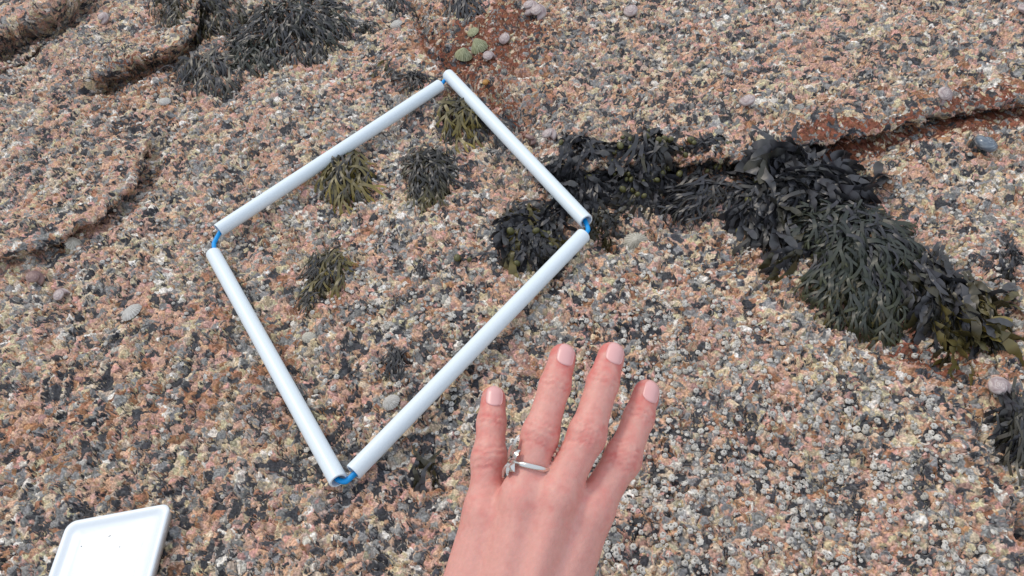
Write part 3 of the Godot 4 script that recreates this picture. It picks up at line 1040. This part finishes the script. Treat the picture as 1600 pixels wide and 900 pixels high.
func build_weed() -> void:
	weed_mat = mat(Color.WHITE, 0.44, true, 0.55)
	var sp := SphereMesh.new()
	sp.radius = 1.0; sp.height = 2.0; sp.radial_segments = 12; sp.rings = 8
	var arr := sp.get_mesh_arrays()
	var cols := PackedColorArray()
	for k in arr[Mesh.ARRAY_VERTEX].size():
		var g := 0.9 + 0.2 * sin(k * 1.7)
		cols.append(Color(.105 * g, .100 * g, .030 * g))
	pod_mesh = mesh_of(arr[Mesh.ARRAY_VERTEX], arr[Mesh.ARRAY_INDEX], cols)
	var T := [0, "dark", .55]
	var list := [
		{at = [318, 30], wide = 165, deep = 105, high = .020, flow = 60, kinds = [[0, "olive", .4], [0, "dark", .4], [0, "black", .2]], count = 290, long = .040, label = "olive tufted seaweed at the top edge above the dark hollow"},
		{at = [455, 50], wide = 225, deep = 125, turn = -12, high = .022, flow = 100, lean = .35, kinds = [[0, "black", .4], [0, "dark", .4], [0, "green", .2]], count = 460, long = .040, label = "large bushy purple black seaweed mat at the top left"},
		{at = [395, 92], wide = 110, deep = 60, high = .012, flow = 110, lean = .5, kinds = [[0, "green", .6], [0, "dark", .4]], count = 110, long = .036, label = "greenish lower fringe of tufts below the black mat"},
		{at = [328, 120], wide = 135, deep = 75, high = .014, flow = 85, kinds = [[2, "wet", .55], [0, "black", .3], [0, "dark", .15]], count = 110, long = .05, label = "limp wet brown seaweed draped over the dark hollow"},
		{at = [575, 46], wide = 45, deep = 22, high = .006, flow = 20, lean = .3, kinds = [[0, "dark", .7], [0, "black", .3]], count = 26, long = .028, label = "small grey tuft right of the large black mat"},
		{at = [625, 12], wide = 50, deep = 36, high = .010, flow = 40, kinds = [[0, "black", .8], [0, "dark", .2]], count = 34, long = .04, label = "small black tuft on the slab corner by the gully"},
		{at = [722, 12], wide = 75, deep = 60, high = .010, flow = 95, lean = .8, kinds = [[2, "black", .6], [0, "black", .4]], count = 70, long = .05, label = "black stringy seaweed hanging into the reddish gully"},
		{at = [196, 120], wide = 40, deep = 60, high = .005, flow = 95, lean = .8, kinds = [[2, "black", .8], [2, "wet", .2]], count = 22, long = .04, label = "thin black strands stuck in the shaded hollow"},
		{at = [595, 110], wide = 48, deep = 32, turn = 20, high = .006, flow = 150, kinds = [[0, "black", .7], [1, "yellow", .3]], count = 18, long = .034, label = "tiny black tuft with one yellowed frond near the pipe"},
		{at = [640, 130], wide = 70, deep = 36, turn = -15, high = .009, flow = 150, lean = .35, kinds = [[0, "black", .6], [0, "dark", .4]], count = 60, long = .03, label = "small spiky black tuft just above the upper pipe"},
		{at = [722, 192], wide = 90, deep = 80, high = .014, flow = 105, lean = .6, kinds = [[0, "olive", .55], [0, "dark", .25], [3, "yellow", .2]], count = 110, long = .036, label = "olive tuft curling under the top corner pipe"},
		{at = [775, 205], wide = 60, deep = 90, turn = -40, high = .006, flow = 60, kinds = [[2, "black", .4], [0, "black", .6]], count = 40, long = .034, label = "thin dark fringe showing beyond the top corner pipe"},
		{at = [545, 285], wide = 90, deep = 84, high = .016, flow = 95, lean = .7, kinds = [[0, "olive", .35], [3, "yellow", .35], [0, "dark", .3]], count = 110, long = .038, label = "olive yellow tuft draped against the upper left pipe"},
		{at = [671, 275], wide = 98, deep = 98, high = .018, flow = 95, lean = .45, kinds = [[0, "dark", .6], [0, "olive", .25], [0, "black", .15]], count = 190, long = .034, label = "rounded grey green tuft alone in the upper half of the frame"},
		{at = [665, 312], wide = 70, deep = 34, high = .006, flow = 95, lean = .8, kinds = [[3, "olive", .7], [3, "yellow", .3]], count = 26, long = .024, label = "yellow olive fringe at the foot of the rounded tuft"},
		{at = [512, 430], wide = 74, deep = 80, turn = 35, high = .012, flow = 110, lean = .7, kinds = [[0, "dark", .4], [0, "olive", .35], [3, "yellow", .25]], count = 90, long = .030, label = "small two toned tuft right of the lower left pipe"},
		{at = [478, 478], wide = 34, deep = 40, high = .006, flow = 120, lean = .7, kinds = [[0, "dark", .6], [0, "olive", .4]], count = 24, long = .024, label = "tiny trailing tuft below the two toned tuft"},
		{at = [658, 426], wide = 26, deep = 30, high = .005, flow = 90, kinds = [[0, "black", 1.0]], count = 24, long = .018, label = "tiny black tuft in the middle of the frame"},
		{at = [622, 474], wide = 30, deep = 24, high = .003, flow = 100, kinds = [[1, "dark", .5], [0, "black", .5]], count = 9, long = .020, label = "few dark scraps of frond below the tiny black tuft"},
		{at = [620, 575], wide = 38, deep = 46, high = .008, flow = 95, lean = .7, kinds = [[0, "black", .8], [0, "dark", .2]], count = 44, long = .022, label = "small dark tuft above the white encrusted limpet"},
		{at = [650, 752], wide = 40, deep = 70, turn = 15, high = .010, flow = 110, lean = .9, kinds = [[1, "painted_sheen", .6], [1, "olive", .4]], count = 9, long = .046, label = "single dark forked frond left of the hand"},
		{at = [830, 375], wide = 130, deep = 110, turn = 20, high = .014, flow = 110, lean = .5, kinds = [[1, "black", .55], [1, "dark", .2], [0, "black", .15], [1, "yellow", .1]], count = 150, long = .052, pods = 10, label = "dark bladder weed inside the right corner of the frame"},
		{at = [740, 403], wide = 60, deep = 14, turn = -8, high = .003, flow = 178, lean = .95, kinds = [[1, "black", 1.0]], count = 5, long = .04, pods = 2, label = "lone dark frond reaching left out of the bladder weed"},
		{at = [910, 285], wide = 125, deep = 130, high = .016, flow = 60, lean = .3, kinds = [[1, "black", .6], [0, "black", .3], [1, "dark", .1]], count = 150, long = .055, pods = 4, label = "black blades heaped just outside the right pipe corner"},
		{at = [1010, 280], wide = 150, deep = 110, high = .020, flow = 70, lean = .3, kinds = [[1, "black", .4], [0, "black", .25], [1, "dark", .2], [1, "painted_sheen", .1], [0, "olive", .05]], count = 180, long = .056, pods = 34, label = "bladder weed heap with many round olive bladders"},
		{at = [945, 360], wide = 60, deep = 50, high = .008, flow = 90, lean = .7, kinds = [[1, "dark", .5], [1, "olive", .5]], count = 24, long = .036, label = "olive tipped fronds between the pipe corner and large limpet"},
		{at = [1080, 315], wide = 150, deep = 70, turn = -5, high = .012, flow = 160, lean = .6, kinds = [[0, "black", .75], [0, "dark", .25]], count = 120, long = .044, label = "fine branched black tuft between bladder heap and broad blades"},
		{at = [1110, 262], wide = 110, deep = 50, high = .010, flow = 20, lean = .4, kinds = [[1, "black", .7], [1, "dark", .3]], count = 44, long = .045, pods = 5, label = "dark curled blades under the long crack"},
		{at = [1185, 340], wide = 110, deep = 120, turn = 40, high = .014, flow = 110, lean = .5, kinds = [[1, "black", .35], [1, "painted_sheen", .25], [1, "dark", .3], [0, "dark", .1]], count = 100, long = .070, pods = 3, label = "broad dark fronds hanging over the slab edge"},
		{at = [1275, 290], wide = 210, deep = 100, turn = 18, high = .022, flow = 20, lean = .4, kinds = [[1, "black", .55], [1, "painted_sheen", .30], [1, "dark", .15]], count = 120, long = .084, label = "glossy black broad blades at the head of the long weed bank"},
		{at = [1340, 400], wide = 290, deep = 150, turn = 28, high = .026, flow = 50, lean = .4, kinds = [[0, "black", .4], [0, "green", .35], [3, "green", .25]], count = 420, long = .040, label = "dense dark green bushy mat in the middle of the weed bank"},
		{at = [1330, 480], wide = 190, deep = 80, turn = 25, high = .016, flow = 100, lean = .6, kinds = [[3, "green", .55], [0, "olive", .3], [3, "olive", .15]], count = 170, long = .032, label = "stubby olive green fringe along the slab edge"},
		{at = [1235, 400], wide = 60, deep = 90, turn = 20, high = .012, flow = 100, lean = .7, kinds = [[1, "painted_sheen", .6], [1, "olive", .4]], count = 22, long = .075, label = "forked blade with pale painted gloss drooping over the slab edge"},
		{at = [1470, 480], wide = 170, deep = 90, turn = 25, high = .016, flow = 65, lean = .7, kinds = [[1, "painted_sheen", .25], [1, "black", .2], [1, "dark", .25], [1, "olive", .3]], count = 110, long = .072, label = "broad olive brown fronds at the lower end of the weed bank"},
		{at = [1525, 535], wide = 130, deep = 80, turn = 20, high = .012, flow = 50, lean = .75, kinds = [[1, "yellow", .55], [1, "olive", .45]], count = 50, long = .074, label = "yellow tipped translucent fronds ending the weed bank"},
		{at = [1572, 410], wide = 50, deep = 64, high = .006, flow = 100, kinds = [[1, "black", .8], [1, "dark", .2]], count = 22, long = .032, label = "small black curled weed right of the bank near the edge"},
		{at = [1582, 690], wide = 70, deep = 130, turn = -10, high = .012, flow = 95, lean = .75, kinds = [[1, "black", .4], [1, "dark", .3], [2, "wet", .3]], count = 60, long = .055, label = "drooping brown weed at the right edge below the banded snail"},
	]
	for k in list.size():
		clump(list[k], k + 1)

# ---------------------------------------------------------------- hand
var bones_a := PackedVector3Array()
var bones_b := PackedVector3Array()
var bones_r := PackedVector2Array()
var bones_g := PackedInt32Array()
const HAND_AT := Vector3(820, 900, 0.385)

func hp(px: float, py: float, z: float) -> Vector3:
	return Vector3((px - 800.0) / FOCAL * z, -(py - 450.0) / FOCAL * z, -z) - Vector3((HAND_AT.x - 800.0) / FOCAL * HAND_AT.z, -(HAND_AT.y - 450.0) / FOCAL * HAND_AT.z, -HAND_AT.z)

func bone(a: Vector3, b: Vector3, ra: float, rb: float, g: int) -> void:
	bones_a.append(a); bones_b.append(b); bones_r.append(Vector2(ra, rb) * 0.001); bones_g.append(g)

func hand_sdf(p: Vector3) -> float:
	var palm := 1.0
	var fing := 1.0
	var cur := 1.0
	var g := -1
	for k in bones_a.size():
		var a := bones_a[k]
		var ab := bones_b[k] - a
		var t := clampf((p - a).dot(ab) / ab.length_squared(), 0.0, 1.0)
		var rr := bones_r[k]
		var d := (p - a - ab * t).length() - lerpf(rr.x, rr.y, t)
		var bg := bones_g[k]
		if bg == 0:
			var h := maxf(0.007 - absf(palm - d), 0.0) / 0.007
			palm = minf(palm, d) - h * h * 0.00175
		else:
			if bg != g:
				fing = minf(fing, cur)
				cur = 1.0
				g = bg
			var h2 := maxf(0.003 - absf(cur - d), 0.0) / 0.003
			cur = minf(cur, d) - h2 * h2 * 0.00075
	fing = minf(fing, cur)
	var h3 := maxf(0.006 - absf(palm - fing), 0.0) / 0.006
	return minf(palm, fing) - h3 * h3 * 0.0015

func build_hand() -> void:
	var fg := [
		[[757, 800, .398, 8.9], [764, 717, .404, 8.2], [768, 660, .412, 7.3], [771, 622, .418, 6.3]],
		[[815, 778, .388, 9.2], [844, 680, .394, 8.5], [867, 603, .403, 7.7], [879, 557, .410, 6.7]],
		[[870, 775, .386, 9.5], [917, 680, .392, 8.7], [942, 598, .402, 7.8], [955, 555, .409, 6.8]],
		[[922, 800, .392, 9.8], [973, 717, .398, 8.6], [998, 653, .407, 7.6], [1010, 613, .413, 6.7]],
	]
	var carp := [[716, 975, .388, 14.0], [765, 1000, .377, 13.0], [805, 1005, .373, 13.0], [850, 1000, .380, 13.5]]
	for k in 4:
		var m: Array = fg[k][0]
		var q: Array = carp[k]
		bone(hp(m[0], m[1], m[2]), hp(q[0], q[1], q[2]), m[3] + 1.2, q[3], 0)
		# knuckle and tendon
		bone(hp(m[0], m[1] - 2, m[2] - 0.0045), hp(m[0], m[1] + 4, m[2] - 0.0045), 5.6, 5.6, 0)
		bone(hp(m[0], m[1] + 8, m[2] - 0.0083), hp(lerpf(m[0], q[0], .7), lerpf(m[1], q[1], .7), lerpf(m[2], q[2], .7) - 0.0112), 2.0, 1.6, 0)
	bone(hp(735, 1030, .382), hp(845, 1030, .378), 17, 17, 0)
	bone(hp(790, 840, .398), hp(795, 960, .390), 13, 15, 0)
	bone(hp(790, 1030, .380), hp(800, 1300, .345), 21, 24, 0)
	bone(hp(800, 1300, .345), hp(810, 1650, .315), 24, 30, 0)
	for k in 4:
		for j in 3:
			var a: Array = fg[k][j]
			var b: Array = fg[k][j + 1]
			bone(hp(a[0], a[1], a[2]), hp(b[0], b[1], b[2]), a[3], b[3], k + 1)
		# finger pad under the tip and a fuller knuckle
		var t: Array = fg[k][3]
		bone(hp(t[0], t[1] + 12, t[2] + 0.0022), hp(t[0], t[1] + 2, t[2] + 0.0018), 5.8, 5.0, k + 1)
		var pk: Array = fg[k][1]
		bone(hp(pk[0] - 1, pk[1] + 5, pk[2]), hp(pk[0] + 1, pk[1] - 5, pk[2]), pk[3] + 0.15, pk[3] + 0.15, k + 1)
	# thumb folded in under the palm
	bone(hp(850, 985, .392), hp(880, 915, .414), 13, 11, 5)
	bone(hp(880, 915, .414), hp(850, 868, .428), 10, 9, 5)
	bone(hp(850, 868, .428), hp(815, 850, .434), 9, 7, 5)

	# surface nets on a sparse grid
	var h := 0.00125
	var lo := Vector3(1, 1, 1)
	var hi := -lo
	for k in bones_a.size():
		for q in [bones_a[k], bones_b[k]]:
			var rr := maxf(bones_r[k].x, bones_r[k].y) + 0.004
			lo = lo.min(q - Vector3.ONE * rr)
			hi = hi.max(q + Vector3.ONE * rr)
	var bs := 6
	var nb := Vector3i(((hi - lo) / (h * bs)).ceil())
	var n := nb * bs + Vector3i.ONE
	var val := PackedFloat32Array()
	val.resize(n.x * n.y * n.z)
	val.fill(1.0)
	var active: Array[Vector3i] = []
	var lim := h * bs * 0.87 + 0.002
	for bz in nb.z:
		for by in nb.y:
			for bx in nb.x:
				var ctr := lo + (Vector3(bx, by, bz) + Vector3.ONE * 0.5) * h * bs
				var d := hand_sdf(ctr)
				if absf(d) < lim:
					active.append(Vector3i(bx, by, bz))
				elif d < 0.0:
					for z in bs + 1:
						for y in bs + 1:
							for x in bs + 1:
								var o := ((bz * bs + z) * n.y + by * bs + y) * n.x + bx * bs + x
								if val[o] == 1.0:
									val[o] = -1.0
	for b in active:
		for z in bs + 1:
			for y in bs + 1:
				for x in bs + 1:
					var gx := b.x * bs + x; var gy := b.y * bs + y; var gz := b.z * bs + z
					var o := (gz * n.y + gy) * n.x + gx
					if absf(val[o]) == 1.0:
						val[o] = hand_sdf(lo + Vector3(gx, gy, gz) * h)
	var v := PackedVector3Array()
	var idx := PackedInt32Array()
	var cell := {}
	var off := [0, 1, n.x, n.x + 1, n.x * n.y, n.x * n.y + 1, n.x * n.y + n.x, n.x * n.y + n.x + 1]
	var edges := [[0, 1], [2, 3], [4, 5], [6, 7], [0, 2], [1, 3], [4, 6], [5, 7], [0, 4], [1, 5], [2, 6], [3, 7]]
	for b in active:
		for z in bs:
			for y in bs:
				for x in bs:
					var gx := b.x * bs + x; var gy := b.y * bs + y; var gz := b.z * bs + z
					var o := (gz * n.y + gy) * n.x + gx
					var inside := 0
					for q in 8:
						if val[o + off[q]] < 0.0:
							inside += 1
					if inside == 0 or inside == 8:
						continue
					var s := Vector3.ZERO
					var cnt := 0
					for e in edges:
						var va := val[o + off[e[0]]]
						var vb := val[o + off[e[1]]]
						if (va < 0.0) != (vb < 0.0):
							var t := va / (va - vb)
							var pa := Vector3(e[0] & 1, (e[0] >> 1) & 1, e[0] >> 2)
							var pb := Vector3(e[1] & 1, (e[1] >> 1) & 1, e[1] >> 2)
							s += pa.lerp(pb, t)
							cnt += 1
					cell[o] = v.size()
					v.append(lo + (Vector3(gx, gy, gz) + s / cnt) * h)
	var dx := 1; var dy := n.x; var dz := n.x * n.y
	for o in cell:
		var v0 := val[o]
		for ax in 3:
			var d: int = [dx, dy, dz][ax]
			var d1: int = [dy, dz, dx][ax]
			var d2: int = [dz, dx, dy][ax]
			var v1 := val[o + d]
			if (v0 < 0.0) == (v1 < 0.0):
				continue
			if not (cell.has(o - d1) and cell.has(o - d2) and cell.has(o - d1 - d2)):
				continue
			var a: int = cell[o]; var b: int = cell[o - d1]; var c: int = cell[o - d1 - d2]; var e: int = cell[o - d2]
			if v0 < 0.0:
				idx.append_array([a, c, b, a, e, c])
			else:
				idx.append_array([a, b, c, a, c, e])
	# creases over the finger joints, on the back of the hand
	var joints: Array = []
	for k in 4:
		for j in [1, 2]:
			var a: Array = fg[k][j - 1]; var b: Array = fg[k][j]; var c: Array = fg[k][j + 1]
			joints.append([hp(b[0], b[1], b[2]), (hp(c[0], c[1], c[2]) - hp(a[0], a[1], a[2])).normalized(), b[3] * 0.001, j])
	var tips: Array = []
	var mids: Array = []
	for k in 4:
		var t: Array = fg[k][3]
		tips.append(hp(t[0], t[1], t[2]))
		var p1: Array = fg[k][1]
		mids.append(hp(p1[0], p1[1], p1[2]))
		var p0: Array = fg[k][0]
		mids.append(hp(p0[0], p0[1], p0[2]))
	var mott := noise(FastNoiseLite.TYPE_SIMPLEX, 120.0, 51, 4)
	var crease := noise(FastNoiseLite.TYPE_SIMPLEX, 260.0, 52, 2)
	var col := PackedColorArray()
	for k in v.size():
		var p := v[k]
		var disp := 0.0
		for jn in joints:
			var r: Vector3 = p - jn[0]
			if r.length_squared() > 0.0002:
				continue
			var u: float = r.dot(jn[1])
			var lat: Vector3 = r - jn[1] * u
			var back := smoothstep(0.1, 0.75, lat.normalized().z)
			u += crease.get_noise_2d(lat.x * 1.0, lat.y + jn[0].x * 9.0) * 0.0012
			var bend: float = lat.x * lat.x * 22.0
			if jn[3] == 1:
				for w in [-0.0048, -0.0016, 0.0016, 0.0048]:
					disp -= 0.0007 * back * exp(-pow((u - w - signf(w) * bend) / 0.00095, 2.0))
			else:
				for w in [-0.0018, 0.0012]:
					disp -= 0.0007 * back * exp(-pow((u - w) / 0.0008, 2.0))
		if disp != 0.0:
			var e := 0.0006
			var nn := Vector3(hand_sdf(p + Vector3(e, 0, 0)) - hand_sdf(p - Vector3(e, 0, 0)), hand_sdf(p + Vector3(0, e, 0)) - hand_sdf(p - Vector3(0, e, 0)), hand_sdf(p + Vector3(0, 0, e)) - hand_sdf(p - Vector3(0, 0, e))).normalized()
			v[k] = p + nn * disp
		# cold red fingertips and knuckles in mottled skin
		var red := 0.0
		for t in tips:
			red += exp(-pow(p.distance_to(t) / 0.016, 2.0))
		for t in mids:
			red += 0.45 * exp(-pow(p.distance_to(t) / 0.013, 2.0))
		red += -disp * 350.0
		var m := mott.get_noise_3d(p.x, p.y, p.z)
		red = clampf(red * (0.8 + m * 0.9) + m * 0.35, 0, 1)
		var g := 1.0 + mott.get_noise_3d(p.x * 3.0, p.y * 3.0, p.z * 3.0) * 0.10
		var sk := Color(.68, .340, .290).lerp(Color(.64, .200, .175), red)
		col.append(Color(sk.r * g, sk.g * g, sk.b * g))
	var skin := mat(Color.WHITE, 0.5, true, 0.42)
	skin.subsurf_scatter_enabled = true
	skin.subsurf_scatter_strength = 0.12
	skin.heightmap_enabled = true
	skin.heightmap_texture = speckle(53, 0.06, 0.0, 1.0)
	skin.heightmap_scale = 0.012
	skin.uv1_triplanar = true
	skin.uv1_scale = Vector3(55, 55, 55)
	var basis_ := Basis(cam_r, cam_u, cam_b)
	var frame := Transform3D(basis_, cam_pos + look(HAND_AT.x, HAND_AT.y) * HAND_AT.z)
	var o := thing("person", "bare spread hand with back up reaching over the rock, silver ring on one finger", "person", frame)
	var hand := part(o, "hand", mesh_of(v, idx, col), skin)
	print("hand ", v.size(), " verts ", idx.size() / 3, " tris")

	# nails: thin curved plates lying on the fingertips
	var nail_m := mat(Color(0.885, 0.675, 0.665), 0.33)
	nail_m.clearcoat_enabled = true
	nail_m.clearcoat = 0.3
	for k in 4:
		var t: Array = fg[k][3]
		var d0: Array = fg[k][2]
		var tip := hp(t[0], t[1], t[2])
		var ax := (tip - hp(d0[0], d0[1], d0[2])).normalized()
		var lean: float = [0.10, 0.22, 0.20, 0.30][k]
		var dors := (Vector3(lean, 0.12, 1) - ax * Vector3(lean, 0.12, 1).dot(ax)).normalized()
		var sd := ax.cross(dors).normalized()
		var rad: float = t[3] * 0.001
		var nv := PackedVector3Array()
		var ni := PackedInt32Array()
		var nu := 12; var nw := 10
		for lay in 2:
			for i in nu + 1:
				var u := float(i) / nu * 2.0 - 1.0
				for j in nw + 1:
					var w := float(j) / nw * 2.0 - 1.0
					# rounded outline
					var ww := w * sqrt(maxf(0.0, 1.0 - pow(absf(u), 4.0) * 0.62))
					var uu := u * (1.0 - 0.12 * w * w)
					var ang := ww * 0.72
					var start := tip + ax * (uu * rad * 1.0 - rad * 0.02)
					var dir := (dors * cos(ang) + sd * sin(ang)).normalized()
					var q := start + dir * rad * 2.2
					for it in 14:
						q -= dir * hand_sdf(q) * 0.9
					nv.append(q + dir * ((0.00045 - 0.00025 * w * w) if lay == 0 else -0.0006))
		var row := nw + 1
		var layer := (nu + 1) * row
		for lay in 2:
			for i in nu:
				for j in nw:
					var a := lay * layer + i * row + j
					if lay == 0:
						ni.append_array([a, a + row, a + 1, a + 1, a + row, a + row + 1])
					else:
						ni.append_array([a, a + 1, a + row, a + 1, a + row + 1, a + row])
		for i in nu:
			for q in [0, nw]:
				var a: int = i * row + q
				ni.append_array([a, a + layer, a + row, a + row, a + layer, a + layer + row])
		for j in nw:
			for q in [0, nu]:
				var a: int = q * row + j
				ni.append_array([a, a + 1, a + layer, a + 1, a + layer + 1, a + layer])
		part(hand, "fingernail", mesh_of(nv, ni), nail_m)

	# the ring: a band round the ring finger and a spray of leaves turned to the little finger
	var ra := hp(815, 778, .388)
	var rb := hp(845, 680, .394)
	var rax := (rb - ra).normalized()
	var rc := ra.lerp(rb, 0.50)
	var rz := (Vector3(-0.15, 0, 1) - rax * Vector3(-0.15, 0, 1).dot(rax)).normalized()
	var rx := rax.cross(rz).normalized()
	var rad := 0.0
	for q in 16:
		var dir := rx * cos(TAU * q / 16) + rz * sin(TAU * q / 16)
		var s := rc
		for it in 30:
			s -= dir * hand_sdf(s) * 0.5
		rad = maxf(rad, minf((s - rc).length(), 0.0098))
	rad += 0.0002
	var ring := thing("finger_ring", "silver ring with a small leaf spray worn on the hand", "ring", frame * Transform3D(Basis(rx, rax, rz).orthonormalized(), rc))
	var silver := mat(Color(0.86, 0.85, 0.83), 0.24)
	silver.metallic = 1.0
	var bv := PackedVector3Array()
	var bi := PackedInt32Array()
	var seg := 56
	var pr := [[-0.0013, 0.0], [-0.0011, 0.0007], [0.0, 0.0010], [0.0011, 0.0007], [0.0013, 0.0], [0.0011, -0.0004], [-0.0011, -0.0004]]
	for q in seg:
		var a := TAU * q / seg
		for e in pr:
			bv.append(Vector3(cos(a) * (rad + e[1]), e[0] + 0.0008 * cos(a), sin(a) * (rad + e[1])))
	for q in seg:
		for e in pr.size():
			var a := q * pr.size() + e
			var b := q * pr.size() + (e + 1) % pr.size()
			var c := ((q + 1) % seg) * pr.size() + e
			var d := ((q + 1) % seg) * pr.size() + (e + 1) % pr.size()
			bi.append_array([a, b, c, b, d, c])
	part(ring, "band", mesh_of(bv, bi), silver)
	# leaves: [turn about the finger, along, angle, length]
	for lf in [[2.72, .0020, 1.40, .0105], [2.92, .0000, 1.75, .0085], [2.60, -.0020, -1.30, .0060], [2.85, -.0020, -1.75, .0075], [2.48, .0008, 1.00, .0060], [2.45, -.0016, -0.70, .0050]]:
		var lv := PackedVector3Array()
		var li := PackedInt32Array()
		var la: float = lf[0]
		var outd := Vector3(cos(la), 0, sin(la))
		var tang := Vector3(-sin(la), 0, cos(la)) * -1.0
		var ld := (tang * cos(lf[2]) + Vector3.UP * sin(lf[2])).normalized()
		var lw := outd.cross(ld).normalized()
		var p0: Vector3 = outd * (rad + 0.0012) + Vector3.UP * lf[1]
		var ns := 8
		for q in ns + 1:
			var t := float(q) / ns
			var w := 0.0026 * sin(PI * pow(t, 0.8)) + 0.0001
			var ctr: Vector3 = p0 + ld * lf[3] * t + outd * 0.0012 * sin(t * PI)
			lv.append(ctr - lw * w)
			lv.append(ctr + outd * 0.0007)
			lv.append(ctr + lw * w)
			lv.append(ctr - outd * 0.0005)
		for q in ns:
			for e in 4:
				var a := q * 4 + e
				var b := q * 4 + (e + 1) % 4
				li.append_array([a, b, a + 4, b, b + 4, a + 4])
		part(ring, "leaf", mesh_of(lv, li, PackedColorArray(), false), silver)

# ---------------------------------------------------------------- scene
func _ready() -> void:
	var t0 := Time.get_ticks_msec()
	var cam := Camera3D.new()
	cam.name = "camera"
	add_child(cam)
	cam.transform = Transform3D(Basis(cam_r, cam_u, cam_b).orthonormalized(), cam_pos)
	cam.fov = rad_to_deg(2.0 * atan(450.0 / FOCAL))
	cam.near = 0.02
	cam.far = 60.0
	cam.current = true

	var env := Environment.new()
	env.background_mode = Environment.BG_SKY
	env.tonemap_mode = Environment.TONE_MAPPER_LINEAR
	env.tonemap_exposure = 1.0
	env.sdfgi_enabled = true
	env.ssao_enabled = true
	env.ssil_enabled = true
	var skym := ProceduralSkyMaterial.new()
	skym.sky_top_color = Color(0.90, 0.94, 1.0)
	skym.sky_horizon_color = Color(0.84, 0.87, 0.90)
	skym.sky_curve = 0.25
	skym.ground_horizon_color = Color(0.45, 0.44, 0.43)
	skym.ground_bottom_color = Color(0.25, 0.23, 0.22)
	skym.sun_angle_max = 1.0
	var sky := Sky.new()
	sky.sky_material = skym
	env.sky = sky
	var we := WorldEnvironment.new()
	we.name = "world_environment"
	we.environment = env
	add_child(we)

	var sun := DirectionalLight3D.new()
	sun.name = "sun"
	sun.light_energy = 0.5
	sun.light_angular_distance = 12.0
	sun.light_color = Color(1.0, 0.95, 0.88)
	sun.shadow_enabled = true
	add_child(sun)
	sun.look_at_from_position(Vector3(-0.65, 1.3, -0.75), Vector3.ZERO)

	make_fields()
	print("fields ", Time.get_ticks_msec() - t0)
	build_rock()
	print("rock ", Time.get_ticks_msec() - t0)
	build_frame()
	build_tray()
	build_hand()
	print("hand ", Time.get_ticks_msec() - t0)
	build_weed()
	print("weed ", Time.get_ticks_msec() - t0)
	build_shells()
	build_barnacles()
	print("all ", Time.get_ticks_msec() - t0)
